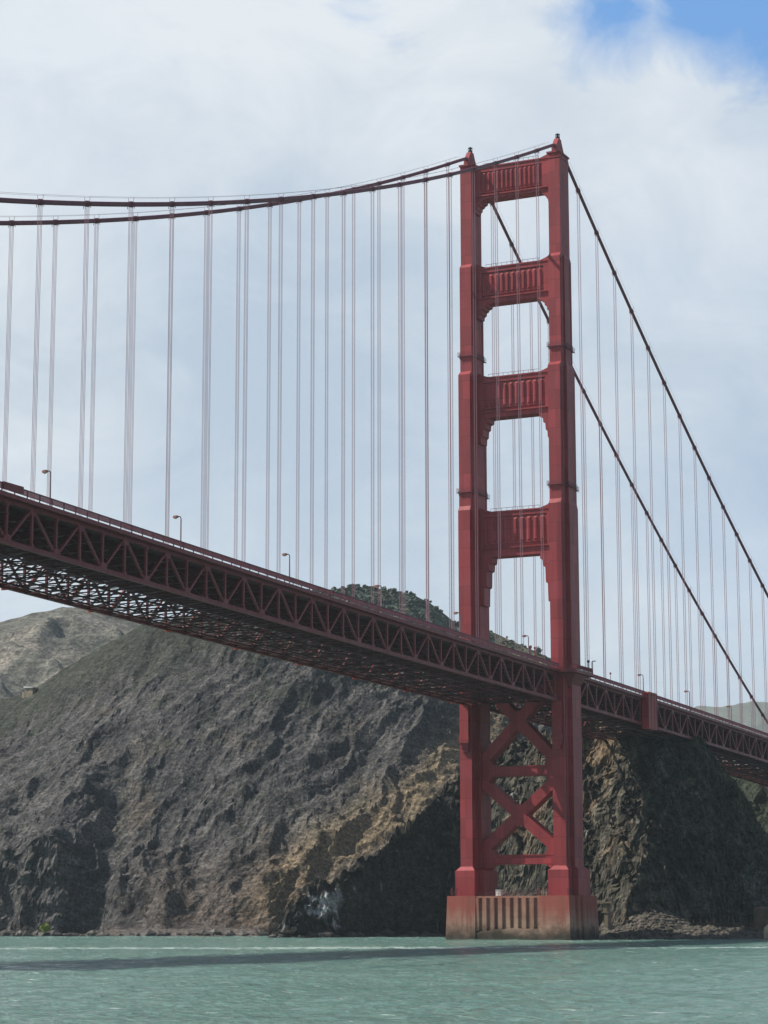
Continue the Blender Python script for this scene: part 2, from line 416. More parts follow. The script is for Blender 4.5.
def col_wood(A_, D_, h, u):
    m = fbm(A_/12, D_/12, 5, 215); T_ = 384+2265.7*A_/D_
    c = lerp(C((.055,.075,.060)), C((.105,.12,.085)), np.clip(.5+m*1.5, 0, 1))
    return lerp(c, C((.15,.14,.07)), np.clip((m*1.4+sstep(488,505,T_)*.9-.35)*2, 0, 1)*.7)
WX = [120,200,250,290,330,352,380,410,430,455,480,497,520,545,575,600,640,700]; WY = [660,625,603,592,589,587,588,592,603,623,630,636,645,656,673,690,712,740]
wood, (wa, wd_, wh) = hill('wooded_hill', WX, WY, 1300, 260, 220, 330, col_wood, 5, 2.2)
tag(wood, 'dark green scrub covered hill above the roadway left of the tower', 'hill', kind='structure')
def col_far(A_, D_, h, u):
    n = fbm(A_/330, D_/330, 5, 221); return lerp(C((.05,.06,.035)), C((.12,.11,.07)), np.clip(.5+n*1.4, 0, 1))
o, _ = hill('far_hill', [560,600,640,668,690,710,740,768,820,900,1050], [735,722,716,712,712,708,706,704,700,695,712], 9500, 2400, 1500, 360, col_far, 45, 26)
tag(o, 'pale blue hazy hill far beyond the right end of the bridge', 'hill', kind='structure')

# ------------------------------------------------------------------ water, one sheet to the horizon
WZ = -.35
def m_water():
    t = NT('bay_water')
    p = t.mapping((1,1,1), (0,0,math.radians(25.4)))     # x along the shore, y away from it
    sx = t.n('ShaderNodeSeparateXYZ'); t.l(p, sx.inputs[0])
    big = t.noise(t.mapping((.012,.05,.02), (0,0,math.radians(25.4))), 1.0, 5, .6)
    mid = t.noise(t.mapping((.10,.26,.2), (0,0,math.radians(25.4))), 1.0, 5, .6)
    col = t.mix(t.ramp(big, [(.3, 0), (.7, 1)]), (.072,.205,.165), (.128,.290,.238))
    # a foam line running along the shore
    g = t.n('ShaderNodeNewGeometry'); v = t.n('ShaderNodeVectorMath', operation='DOT_PRODUCT'); t.l(g.outputs['Position'], v.inputs[0])
    v.inputs[1].default_value = (FH.x, FH.y, 0); dep = t.math('SUBTRACT', v.outputs['Value'], CAM.x*FH.x + CAM.y*FH.y)
    v2 = t.n('ShaderNodeVectorMath', operation='DOT_PRODUCT'); t.l(g.outputs['Position'], v2.inputs[0])
    v2.inputs[1].default_value = (RH.x, RH.y, 0); lat = t.math('SUBTRACT', v2.outputs['Value'], CAM.x*RH.x + CAM.y*RH.y)
    wv = t.math('MULTIPLY', t.math('SUBTRACT', t.noise(t.mapping((.02,.02,.02)), 1.0, 4), .5), 40.0)
    qf = t.math('ABSOLUTE', t.math('SUBTRACT', t.math('ADD', dep, t.math('MULTIPLY', wv, .35)), 462.0))
    fl = t.ramp(t.math('DIVIDE', qf, 22.0), [(.1, 1), (.7, 0)])
    brk = t.noise(t.mapping((.22,.5,.3), (0,0,math.radians(25.4))), 1.0, 5, .7)
    foam = t.math('MULTIPLY', fl, t.ramp(brk, [(.42, 0), (.6, 1)]))
    # scattered whitecaps
    wc = t.noise(t.mapping((.16,.8,.5), (0,0,math.radians(25.4))), 1.0, 6, .72)
    caps = t.ramp(wc, [(.63, 0), (.69, .85)])
    shore = t.math('MULTIPLY', t.ramp(t.math('DIVIDE', t.math('SUBTRACT', dep, 640.0), 100.0), [(.0, 0), (.6, 1)]), t.ramp(brk, [(.5, 0), (.66, .8)]))
    fo = t.math('MAXIMUM', t.math('MAXIMUM', foam, caps), t.math('MULTIPLY', shore, .5))
    col = t.mix(fo, col, (.62,.68,.66))
    n1 = t.noise(t.mapping((.9,1.8,1), (0,0,math.radians(25.4))), 1.0, 5, .65)
    n2 = t.noise(t.mapping((.25,.5,1), (0,0,math.radians(31))), 1.0, 4, .6)
    t.bump(t.math('ADD', n1, t.math('MULTIPLY', n2, 2.2)), 1.0, 1.0)
    return t.fin(col, t.math('ADD', t.math('MULTIPLY', fo, .5), .15), spec=.8)

M_water = m_water()
M_water.node_tree.nodes['Principled BSDF'].inputs['IOR'].default_value = 1.45
def spread_axis(lo, hi, st, far, g=1.18):
    xs = list(np.arange(lo, hi+st/2, st)); s = st; x = xs[-1]
    while x < far: s *= g; x += s; xs.append(x)
    s = st; x = xs[0]; pre = []
    while x > -far: s *= g; x -= s; pre.append(x)
    return np.array(pre[::-1] + xs)
wa_ = spread_axis(-150, 150, .8, 26000)
dd = [100.0]; s = .55
while dd[-1] < 800: dd.append(dd[-1] + s); s = min(1.8, s*1.0022)
s = 1.8
while dd[-1] < 30000: s *= 1.2; dd.append(dd[-1]+s)
pre = []; s = .55; x = 100.0
while x > -9000: s *= 1.3; x -= s; pre.append(x)
wdep = np.array(pre[::-1] + dd)
WA, WD = np.meshgrid(wa_, wdep)
amp = (np.abs(WA) < 150)*(WD > 98)*(WD < 800)*1.0
ang = 1
WZs = fbm(WA/6+fbm(WA/30, WD/30, 2, 5), WD/3.0, 4, 501, .58)*.36 + fbm(WA/2.0, WD/1.4, 3, 511, .6)*.15 + fbm(WA/40, WD/14, 2, 521)*.2
Zw = WZ + np.where(amp > 0, WZs*sstep(150, 138, np.abs(WA))*(1-sstep(760, 800, WD))*sstep(100,108,WD), 0)
w = grid_mesh('water', wa_, wdep, Zw, None, M_water)
tag(w, 'choppy grey green bay water with a thin foam line', 'water', kind='structure')
# bay floor under it
bf = MB(); bf.add([(-30000,-30000,-14),(30000,-30000,-14),(30000,30000,-14),(-30000,30000,-14)], [(0,1,2,3)])
tag(bf.build('ground', simple('bay_floor', (.08,.07,.05), .95, .2, .05)), 'muddy bay floor under the water', 'ground', kind='structure')

# ------------------------------------------------------------------ bridge
H0 = 13.72
def zb(y):      # bottom chord level; main span runs to -y, side span to +y
    s = abs(y)
    return 64.05 + .0155*s + 1.3e-5*s*s if y < 0 else 64.2 - .019*s - 2e-5*s*s
def zcable(y):
    s = abs(y)
    return 225.56 - .45314*s + .00036*s*s if y < 0 else 225.56 - .58436*s + .00034*s*s
MAINEND, SIDEEND = -382.0, 343.0
hang_y = [-(16.6+15.24*k) for k in range(24)] + [16.22+15.24*k for k in range(21)]

bridge = empty('suspension_bridge', (0,0,0), 'red orange suspension bridge with one tall art deco tower on a concrete pier', 'bridge')

def cross(cx, z, ax, ay, bx, by):
    return [(cx-ax,-ay,z),(cx+ax,-ay,z),(cx+ax,-by,z),(cx+bx,-by,z),(cx+bx,by,z),(cx+ax,by,z),(cx+ax,ay,z),(cx-ax,ay,z),(cx-ax,by,z),(cx-bx,by,z),(cx-bx,-by,z),(cx-ax,-by,z)]
LEV = [(11.45,2.75,7.75,4.4,4.6),(18.3,2.75,7.75,4.4,4.6),(19.4,1.8,6.75,2.95,3.1),(119.0,1.8,6.75,2.95,3.1),(120.3,1.78,6.0,2.6,2.5),
       (158.6,1.78,6.0,2.6,2.5),(159.8,1.76,4.55,2.2,2.0),(190.7,1.76,4.55,2.2,2.0),(191.8,1.75,3.6,1.77,1.3),(221.6,1.75,3.6,1.77,1.3)]
def make_leg(cx):
    m = MB(); m.loft([cross(cx, *l) for l in LEV])
    # shallow vertical fluting between the cells: raised fillets on the long faces
    for (z0, z1, ax, ay, bx, by) in ((20,118.6,1.8,6.75,2.95,3.1),(120.6,158.3,1.78,6.0,2.6,2.5),(160.1,190.4,1.76,4.55,2.2,2.0)):
        for sx in (-1, 1):
            for f in (.62,):
                yy = by + (ay-by)*f
                for sy in (-1, 1): m.box(cx+sx*ax-.0 if sx > 0 else cx-ax-.16, cx+ax+.16 if sx > 0 else cx-ax, sy*yy-.25, sy*yy+.25, z0, z1)
    # corbels under the deck on both long ends
    for sy in (-1, 1):
        y0 = sy*6.75
        for k, (z0, z1, pr, hw) in enumerate(((54.8,64.0,.95,1.2),(53.2,54.8,1.5,1.45),(51.9,53.2,1.1,1.2),(50.7,51.9,.55,.95))):
            m.box(cx-hw, cx+hw, min(y0, y0+sy*pr), max(y0, y0+sy*pr), z0, z1-.01)
    leg = m.build('tower_leg', M_tower, bridge)
    # rim and saddle housing
    r = MB(); r.box(cx-2.05, cx+2.05, -3.95, 3.95, 221.6, 222.05); r.box(cx-1.9, cx+1.9, -3.75, 3.75, 220.2, 220.5)
    r.build('tower_cap', M_tower, leg)
    s = MB(); s.prism_x([(-3.3,222.05),(3.5,222.05),(3.5,222.7),(1.35,225.9),(.95,226.7),(-.95,226.7),(-1.3,226.3),(-3.3,223.6)], cx-.68, cx+.68)
    s.build('saddle_housing', M_tower, leg)
    b = MB(); b.tube([(cx,0,226.7),(cx,0,227.5)], .5, 10); b.tube([(cx,0,227.5),(cx,0,228.5)], .2, 8)
    for k in range(8):
        c = k*PI/4; b.tube([(cx+.62*math.cos(c), .62*math.sin(c), 226.7), (cx+.62*math.cos(c), .62*math.sin(c), 228.2)], .07, 4)
    b.tube([(cx,0,228.1),(cx,0,228.22)], .68, 10)
    b.build('beacon', M_dark, leg)
    for z, ax, ay, bx, by in ((124.2,1.78,6.0,2.6,2.5),(164.2,1.76,4.55,2.2,2.0)):
        g = MB(); w_ = .5
        P = cross(cx, z, ax+w_, ay+w_, bx+w_, by+w_); Q = cross(cx, z, ax+.01, ay+.01, bx+.01, by+.01)
        n = len(P)
        for i in range(n):
            j = (i+1) % n
            g.add([P[i],P[j],Q[j],Q[i]]+[(p[0],p[1],p[2]+.18) for p in (P[i],P[j],Q[j],Q[i])], [(0,3,2,1),(4,5,6,7),(0,1,5,4),(2,3,7,6),(1,2,6,5),(3,0,4,7)])
            a_ = Vector(P[i]); b_ = Vector(P[j]); L = (b_-a_).length; k = max(1, round(L/1.1))
            for hh in (.6, 1.15): g.bar(a_+Vector((0,0,hh)), b_+Vector((0,0,hh)), .07, .07)
            for q in range(k):
                p = a_.lerp(b_, q/k); g.bar(p, p+Vector((0,0,1.3 + .35*(q % 2))), .08, .08, (1,0,0)); g.bar(p, p-Vector((0,0,.35)), .08, .08, (1,0,0))
        g.build('inspection_ring', M_cable, leg)
    return leg
legs = {s: make_leg(s*H0) for s in (1, -1)}

def strut(z1, z0, zl, fz0, fz1, nf, inner, brk):
    """portal strut: recessed ribbed panel, sill ledge, stepped haunches below"""
    core = MB()
    xi = inner
    core.box(-xi, xi, -1.6, 1.6, zl-.15, z1-.9)
    body = 2.2
    core.box(-xi, xi, -body, body, z1-1.6, z1-.35)                 # top band
    core.box(-xi-.0, xi, -body-.22, body+.22, z1-.35, z1)          # coping
    core.box(-xi, xi, -body, body, z0, zl-.35)                     # lower band
    core.box(-xi, xi, -body-.45, body+.45, zl-.35, zl)             # sill ledge
    for s in (-1, 1):                                              # end panels
        x0, x1 = sorted((s*9.55, s*xi)); core.box(x0, x1, -body+.01, body-.01, zl, z1-1.6)
        # small haunch on top of strut
        core.prism_y([(s*(xi), z1+1.5), (s*(xi), z1-.3), (s*(xi-3.2), z1-.3), (s*(xi-3.2), z1+.15), (s*(xi-1.4), z1+.75)], -body+.3, body-.3)
        # stepped haunches below
        prev = xi+.2
        pts = [(s*(xi), brk[0][1])]
        poly = [(s*xi, z0+.02)] + [(s*xi, brk[0][1])]
        for i, (x, z) in enumerate(brk):
            poly.append((s*x, z))
            zn = brk[i+1][1] if i+1 < len(brk) else z0
            poly.append((s*(x-.12), zn-.35 if i+1 < len(brk) else z0))
            if i+1 < len(brk): pass
        poly.append((s*(brk[-1][0]-.9), z0+.02))
        core.prism_y(poly, -body+.02, body-.02)
    o = core.build('portal_strut', M_tower, bridge)
    pitch = 18.4/nf
    for sy in (-1, 1):
        f = MB(); f.box(-9.54, 9.54, min(sy*1.7, sy*1.98), max(sy*1.7, sy*1.98), fz0-.5, fz1+.3)
        for i in range(nf):
            x = -9.2 + pitch*(i+.5); w_ = pitch*.30; y0 = sy*1.97; y1 = sy*2.30
            f.loft([[(x-w_,y0,fz0),(x-w_*.45,y1,fz0+.3),(x+w_*.45,y1,fz0+.3),(x+w_,y0,fz0)],[(x-w_,y0,fz1),(x-w_*.45,y1,fz1-.5),(x+w_*.45,y1,fz1-.5),(x+w_,y0,fz1)]])
        f.build('fluted_panel', M_tower, o)
    r = MB()                                                        # hand rail on top
    for sy in (-1, 1):
        y = sy*(body+.05)
        r.bar((-xi+3.4,y,z1+.8),(xi-3.4,y,z1+.8),.09,.09)
        k = int((2*xi-6.8)/1.5)
        for i in range(k+1): x = -xi+3.4+(2*xi-6.8)*i/k; r.bar((x,y,z1),(x,y,z1+.8),.07,.07,(1,0,0))
    r.build('hand_rail', M_cable, o)
    return o
strut(221.1, 211.2, 212.4, 213.6, 219.3, 13, H0-1.76, [(11.4,207.6),(10.9,208.8),(10.1,209.9),(9.2,210.6)])
strut(190.6, 179.8, 181.55, 182.8, 188.4, 11, H0-2.2+.02, [(10.6,175.8),(9.9,177.2),(9.1,178.4),(8.0,179.2)])
strut(158.0, 146.0, 147.8, 149.2, 155.9, 10, H0-2.6+.02, [(10.2,138.8),(9.6,141.0),(8.9,143.2),(7.9,144.9)])
strut(118.8, 105.8, 108.3, 109.9, 116.7, 9, H0-2.95+.02, [(9.7,92.2),(9.0,97.6),(8.2,102.2),(7.4,104.3)])

XL = H0-2.95+.05
def xbrace(zc, zlo, zhi):
    m = MB(); y0, y1 = -2.15, 2.15
    for i, (sx, z) in enumerate(((1,zlo),(-1,zlo),(1,zhi),(-1,zhi))):
        e_ = i*.006
        dx, dz = sx*XL, z-zc; L = math.hypot(dx, dz); nx, nz = -dz/L*1.45, dx/L*1.45
        m.prism_y([(nx,zc+nz),(-nx,zc-nz),(dx-nx,z-nz),(dx+nx,z+nz)], y0-e_, y1+e_)
    g = [(2.3,1.9),(1.1,2.9),(-1.1,2.9),(-2.3,1.9),(-2.3,-1.9),(-1.1,-2.9),(1.1,-2.9),(2.3,-1.9)]
    m.prism_y([(x, zc+z) for x, z in g], y0-.04, y1+.04)
    # flange lips along the bars
    return m.build('cross_brace', M_tower, bridge)
xbrace(59.2, 48.3, 71.0); xbrace(33.4, 24.2, 42.6)
def hbrace(z0, z1, low):
    m = MB(); m.box(-XL, XL, -2.1, 2.1, z0, z1); m.box(-XL, XL, -2.3, 2.3, z1-.28, z1-.02); m.box(-XL, XL, -2.3, 2.3, z0+.02, z0+.28)
    for s in (-1, 1):   # gusset plates at the legs
        m.prism_y([(s*XL, z1+3.4), (s*(XL-1.5), z1+3.2), (s*(XL-3.0), z1+.5), (s*(XL-3.0), z1-.2), (s*(XL-3.0), z0+.2), (s*(XL-2.7), z0-.3), (s*(XL-1.3), z0-low*.75), (s*XL, z0-low)], -2.22, 2.22)
    return m.build('horizontal_brace', M_tower, bridge)
hbrace(44.1, 46.9, 3.4); hbrace(19.95, 22.6, 1.6)

# ---- pier
def ring(x0, x1, y0, y1, z): return [(x0,y0,z),(x1,y0,z),(x1,y1,z),(x0,y1,z)]
pier = MB()
zt, zbm = 11.4, -6.0
# end blocks (each leg), tapered; middle web set back with buttress fins
for s in (-1, 1):
    xa, xb = (9.4, 17.75) if s > 0 else (-17.75, -9.4)
    t_ = .6
    pier.loft([ring(xa if s > 0 else xa-t_, xb+t_ if s > 0 else xb, -11.5, 11.1, zbm), ring(xa, xb, -11.0, 10.6, zt)])
    # stepped pilasters on the outer end face
    xo = s*17.75
    for (ya, yb, pr) in ((-6.2, 5.9, .55),(-3.4, 3.2, 1.0)):
        pier.loft([ring(min(xo, xo+s*(pr+t_)), max(xo, xo+s*(pr+t_)), ya-.2, yb+.2, zbm), ring(min(xo-s*.3, xo+s*pr), max(xo-s*.3, xo+s*pr), ya, yb, zt-.02)])
pier.box(-9.4, 9.4, -10.05, 9.65, zbm, zt-.35)
pier.box(-9.41, 9.41, -10.7, 10.3, zt-.6, zt-.03)
for sy, yf, yb in ((-1,-10.95,-9.3),(1,10.55,8.9)):
    # plinth with a broken sloping top
    pts = [(-9.4,zbm),(9.4,zbm),(9.4,2.5),(7,2.7),(4.5,2.55),(2,2.9),(0,2.75),(-2,2.3),(-4,2.6),(-6,2.0),(-8,1.9),(-9.4,1.3)]
    pier.prism_y(pts, min(yf-.15, yb), max(yf-.15, yb)) if sy < 0 else pier.prism_y(pts, min(yb, yf+.15), max(yb, yf+.15))
pobj = pier.build('pier', M_pier, bridge)
for sy, yf, yb in ((-1,-10.97,-9.4),(1,10.57,9.0)):
    for i in range(9):
        x = -9.1 + i*2.3; hw = .6
        fm = MB(); fm.loft([[(x-hw-.35,yb,1.2),(x-hw,yf,1.9),(x+hw,yf,1.9),(x+hw+.35,yb,1.2)],[(x-hw-.35,yb,zt-.55),(x-hw,yf,zt-.55),(x+hw,yf,zt-.55),(x+hw+.35,yb,zt-.55)]]); fm.build('buttress_fin', M_pier, pobj)
pr = MB()
def rail_run(m, pts, h=1.1, sp=1.8, r=.06):
    for a_, b_ in zip(pts, pts[1:]):
        a_ = Vector(a_); b_ = Vector(b_); L = (b_-a_).length; k = max(1, round(L/sp))
        for hh in (h, h*.55): m.bar(a_+Vector((0,0,hh)), b_+Vector((0,0,hh)), r, r)
        for i in range(k+1): p = a_.lerp(b_, i/k); m.bar(p, p+Vector((0,0,h)), r*1.2, r*1.2, (1,0,0))
rail_run(pr, [(-17.3,-10.5,zt),(17.3,-10.5,zt),(17.3,10.1,zt),(-17.3,10.1,zt),(-17.3,-10.5,zt)])
pr.build('pier_railing', M_cable, pobj)
for (x, y, w_, h) in ((-3.4,-8.6,1.4,1.5),(16.0,-3.0,.9,1.7)):
    q = MB(); q.box(x-w_/2, x+w_/2, y-.7, y+.7, zt, zt+h); q.box(x-w_/2-.1, x+w_/2+.1, y-.8, y+.8, zt+h, zt+h+.12); q.box(x-w_*.2, x+w_*.2, y-.74, y-.7, zt+.1, zt+h*.85)
    q.build('equipment_cabinet', M_white, pobj)
for x, y in ((-16.8,-9.9),(-15.6,-9.6),(8.7,-9.6),(11.2,-9.9),(17.0,-9.8),(16.6,-6.5)):
    q = MB(); q.tube([(x,y,zt),(x,y,zt+1.6)], .12, 6); q.box(x-.25,x+.25,y-.25,y+.25,zt+1.55,zt+2.0); q.build('marker_post', M_signred, pobj)

# ---- cables
for s in (1, -1):
    x = s*H0
    ys = list(np.arange(MAINEND, -4, 7.62)) + [-4,-3,-2,-1,0,1,2,3,4] + list(np.arange(8, SIDEEND, 7.62))
    pts = []
    for y in ys:
        z = zcable(y)
        if abs(y) < 4.5:   # bends over the saddle
            z = 225.0 - .020*y*y*1.6 - (.03*(4.5-abs(y)))*0
            z = min(zcable(y), 224.95 - .0*y) if False else zcable(y) - max(0, (4.5-abs(y)))*.12
        pts.append((x, float(y), z))
    c = MB(); c.tube(pts, .47, 12); cab = c.build('main_cable', M_cable, bridge, smooth=True)
    for y in hang_y:
        z = zcable(y); sl = (zcable(y+.5)-zcable(y-.5)); dv = Vector((0,1,sl)).normalized(); up = Vector((0,-sl,1)).normalized(); p = Vector((x,y,z))
        b = MB(); b.tube([p-dv*.62, p-dv*.45, p+dv*.45, p+dv*.62], [.53,.60,.60,.53], 12)
        for k in (-.3, .3):
            for sx in (-.6, .6): b.tube([p+dv*k+Vector((sx,0,.15)), p+dv*k+Vector((sx,0,-.9))], .06, 5)
            b.bar(p+dv*k+Vector((-.68,0,0))+up*.0, p+dv*k+Vector((.68,0,0)), .12, .3)
        for sx in (-1, 1): b.bar(p+Vector((sx*.5,0,0)), p+Vector((sx*.62,0,1.35)), .05, .05, (0,1,0))
        b.build('cable_band', M_cable, cab)
    hr = MB()
    for sx in (-.62, .62):
        hr.tube([(px_+sx, py_, pz_+1.35) for px_, py_, pz_ in pts if abs(py_) > 5 and py_ < 0], .022, 4)
        hr.tube([(px_+sx, py_, pz_+1.35) for px_, py_, pz_ in pts if abs(py_) > 5 and py_ > 0], .022, 4)
    hr.build('hand_rope', M_cable, cab)
# ---- suspender ropes, four strands each
for s in (1, -1):
    for y in hang_y:
        top = zcable(y)-.6; bot = zb(y)+7.5
        if top - bot < 4.5: continue
        m = MB()
        for dx in (-.30, .30):
            for dy in (-.2, .2): m.tube([(s*H0+dx*.9, y+dy, bot), (s*H0+dx, y+dy, top)], .045, 5, cap=False)
        m.build('suspender_rope', M_rope, bridge)

# ---- stiffening trusses
TD = 7.25
def rail_pts(y0, y1, step=7.62):
    n = max(1, round(abs(y1-y0)/step)); return [y0+(y1-y0)*i/n for i in range(n+1)]
def chordpts(x, y0, y1, dz): return [(x, y, zb(y)+dz) for y in rail_pts(y0, y1)]
def gusset(m, x, y, z, w_, h_, up, s=1):
    zz = 1 if up else -1
    m.prism_x([(y-w_,z),(y-w_*.45,z+zz*h_),(y+w_*.45,z+zz*h_),(y+w_,z)], x-.36, x+.36)
for s in (1, -1):
    x = s*H0
    for (sg, y_in, y_end) in ((-1, -7.1, MAINEND), (1, 7.1, SIDEEND)):
        tr = bpy.data.objects.new('stiffening_truss', None); COL.objects.link(tr); tr.parent = bridge
        for nm, dz, hh in (('top_chord', TD, .92), ('bottom_chord', 0, .80)):
            m = MB(); P = chordpts(x, y_in, y_end, dz)
            for a_, b_ in zip(P, P[1:]): m.bar(a_, b_, .62, hh)
            for a_, b_ in zip(P, P[1:]):    # flange lips
                m.bar((a_[0],a_[1],a_[2]+hh/2-.03),(b_[0],b_[1],b_[2]+hh/2-.03),.8,.07); m.bar((a_[0],a_[1],a_[2]-hh/2+.03),(b_[0],b_[1],b_[2]-hh/2+.03),.8,.07)
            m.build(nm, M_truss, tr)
        base = 16.6 if sg < 0 else 16.22
        k = -1
        while True:
            s0 = base + 15.24*k; sm = s0+7.62; s1 = s0+15.24
            if s0 > abs(y_end)-15.3: break
            m = MB()
            def T_(u): y = sg*u; return Vector((x, y, zb(y)+TD))
            def B_(u): y = sg*u; return Vector((x, y, zb(y)))
            if k >= 0:
                m.bar(T_(s0), B_(s0), .42, .5, (0,1,0)); m.bar(T_(s0), B_(sm), .40, .46, (1,0,0))
                gusset(m, x, sg*s0, zb(sg*s0)+TD-.40, 1.25, 1.0, False); gusset(m, x, sg*s0, zb(sg*s0)+.36, .55, .5, True)
            m.bar(T_(sm), B_(sm), .42, .5, (0,1,0)); m.bar(B_(sm), T_(s1), .40, .46, (1,0,0))
            gusset(m, x, sg*sm, zb(sg*sm)+.36, 1.25, 1.0, True); gusset(m, x, sg*sm, zb(sg*sm)+TD-.40, .55, .5, False)
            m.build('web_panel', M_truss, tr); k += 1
# ---- floor: slab, stringers, floor beams, lateral bracing
for (y0, y1) in ((MAINEND, SIDEEND),):
    ys = sorted(set([round(v, 3) for v in rail_pts(MAINEND, 0)] + [round(v, 3) for v in rail_pts(0, SIDEEND)]))
    def strip(name, x0, x1, dz0, dz1, mat, par=bridge):
        m = MB(); m.loft([[(x0,y,zb(y)+dz0),(x1,y,zb(y)+dz0),(x1,y,zb(y)+dz1),(x0,y,zb(y)+dz1)] for y in ys]); return m.build(name, mat, par)
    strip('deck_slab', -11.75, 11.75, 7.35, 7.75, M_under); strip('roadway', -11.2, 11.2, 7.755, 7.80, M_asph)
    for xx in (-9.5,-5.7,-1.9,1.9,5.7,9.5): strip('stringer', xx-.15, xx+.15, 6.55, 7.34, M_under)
    # walkways either side of the legs (they jog outside the shafts)
    for s in (-1, 1):
        for ya, yb_ in ((MAINEND, -8.6), (8.6, SIDEEND)):
            yy = rail_pts(ya, yb_)
            xa, xb = sorted((s*11.76, s*14.95))
            m = MB(); m.loft([[(xa,y,zb(y)+7.76),(xb,y,zb(y)+7.76),(xb,y,zb(y)+8.05),(xa,y,zb(y)+8.05)] for y in yy]); wk = m.build('walkway', M_walk, bridge)
            xf0, xf1 = sorted((s*14.96, s*15.12))
            m = MB(); m.loft([[(xf0,y,zb(y)+7.45),(xf1,y,zb(y)+7.45),(xf1,y,zb(y)+8.22),(xf0,y,zb(y)+8.22)] for y in yy]); m.build('fascia_beam', M_truss, wk)
            # railing: dense pickets between a high bottom rail and a hand rail
            m = MB(); xr = s*15.0; P = [(xr, y, zb(y)) for y in yy]
            for a_, b_ in zip(P, P[1:]):
                A_, B_2 = Vector(a_), Vector(b_)
                for hz, ww, hh in ((9.62,.20,.13),(8.62,.11,.10)):
                    m.bar(A_+Vector((0,0,hz)), B_2+Vector((0,0,hz)), ww, hh)
                n = int((B_2-A_).length/.19)
                for i in range(n):
                    p = A_.lerp(B_2, (i+.5)/n); m.add([(p.x-.03,p.y-.045,p.z+8.64),(p.x+.03,p.y-.045,p.z+8.64),(p.x+.03,p.y+.045,p.z+8.64),(p.x-.03,p.y+.045,p.z+8.64),
                        (p.x-.03,p.y-.045,p.z+9.6),(p.x+.03,p.y-.045,p.z+9.6),(p.x+.03,p.y+.045,p.z+9.6),(p.x-.03,p.y+.045,p.z+9.6)], [(0,1,5,4),(1,2,6,5),(2,3,7,6),(3,0,4,7)])
                for q_ in (0, .5): p = A_.lerp(B_2, q_); m.box(p.x-.08,p.x+.08,p.y-.09,p.y+.09,p.z+8.0,p.z+9.66)
            m.build('railing', M_cable, bridge)
        # platform rounding the leg
        m = MB(); cx = s*H0; n = 10; rr = 3.2; xo = 19.35
        pl = [(s*11.9,-9.3),(s*15.05,-9.3)] + [(s*(xo-rr+rr*math.sin(t_)), -9.3+rr-rr*math.cos(t_)) for t_ in [PI/2*i/n for i in range(n+1)]] + \
             [(s*(xo-rr+rr*math.cos(t_)), 9.3-rr+rr*math.sin(t_)) for t_ in [PI/2*i/n for i in range(n+1)]] + [(s*15.05,9.3),(s*11.9,9.3)]
        m.loft([[(px_,py_,71.55) for px_, py_ in pl], [(px_,py_,72.45) for px_, py_ in pl]])
        # tapered corbel under the outer edge
        q_ = [(s*15.6,-6.5),(s*18.2,-5.0),(s*18.2,5.0),(s*15.6,6.5)]; q2 = [(s*15.55,-3),(s*15.9,-2.5),(s*15.9,2.5),(s*15.55,3)]
        m.loft([[(a_,b_,67.2) for a_, b_ in q2], [(a_,b_,71.54) for a_, b_ in q_]])
        pf = m.build('leg_platform', M_truss, bridge)
        m = MB(); ed = [(a_*(1) - s*.15, b_, 72.45) for a_, b_ in pl[1:-1]]
        for a_, b_ in zip(ed, ed[1:]):
            A_, B_2 = Vector(a_), Vector(b_); L = (B_2-A_).length
            for hz in (.2, 1.2): m.bar(A_+Vector((0,0,hz)), B_2+Vector((0,0,hz)), .14, .11)
            for i in range(max(1, int(L/.2))): p = A_.lerp(B_2, (i+.5)/max(1, int(L/.2))); m.bar(p+Vector((0,0,.2)), p+Vector((0,0,1.2)), .06, .06, (1,0,0))
        m.build('railing', M_truss, pf)
nodes = [-(16.6+7.62*k) for k in range(-1, 48)] + [16.22+7.62*k for k in range(-1, 42)]
for i, y in enumerate(nodes):
    z = zb(y); m = MB()
    m.box(-13.4, 13.4, y-.16, y+.16, z+5.3, z+6.5)
    m.box(-13.4, 13.4, y-.3, y+.3, z+6.5, z+6.54); m.box(-13.4, 13.4, y-.3, y+.3, z+5.26, z+5.3)
    m.build('floor_beam', M_under, bridge)
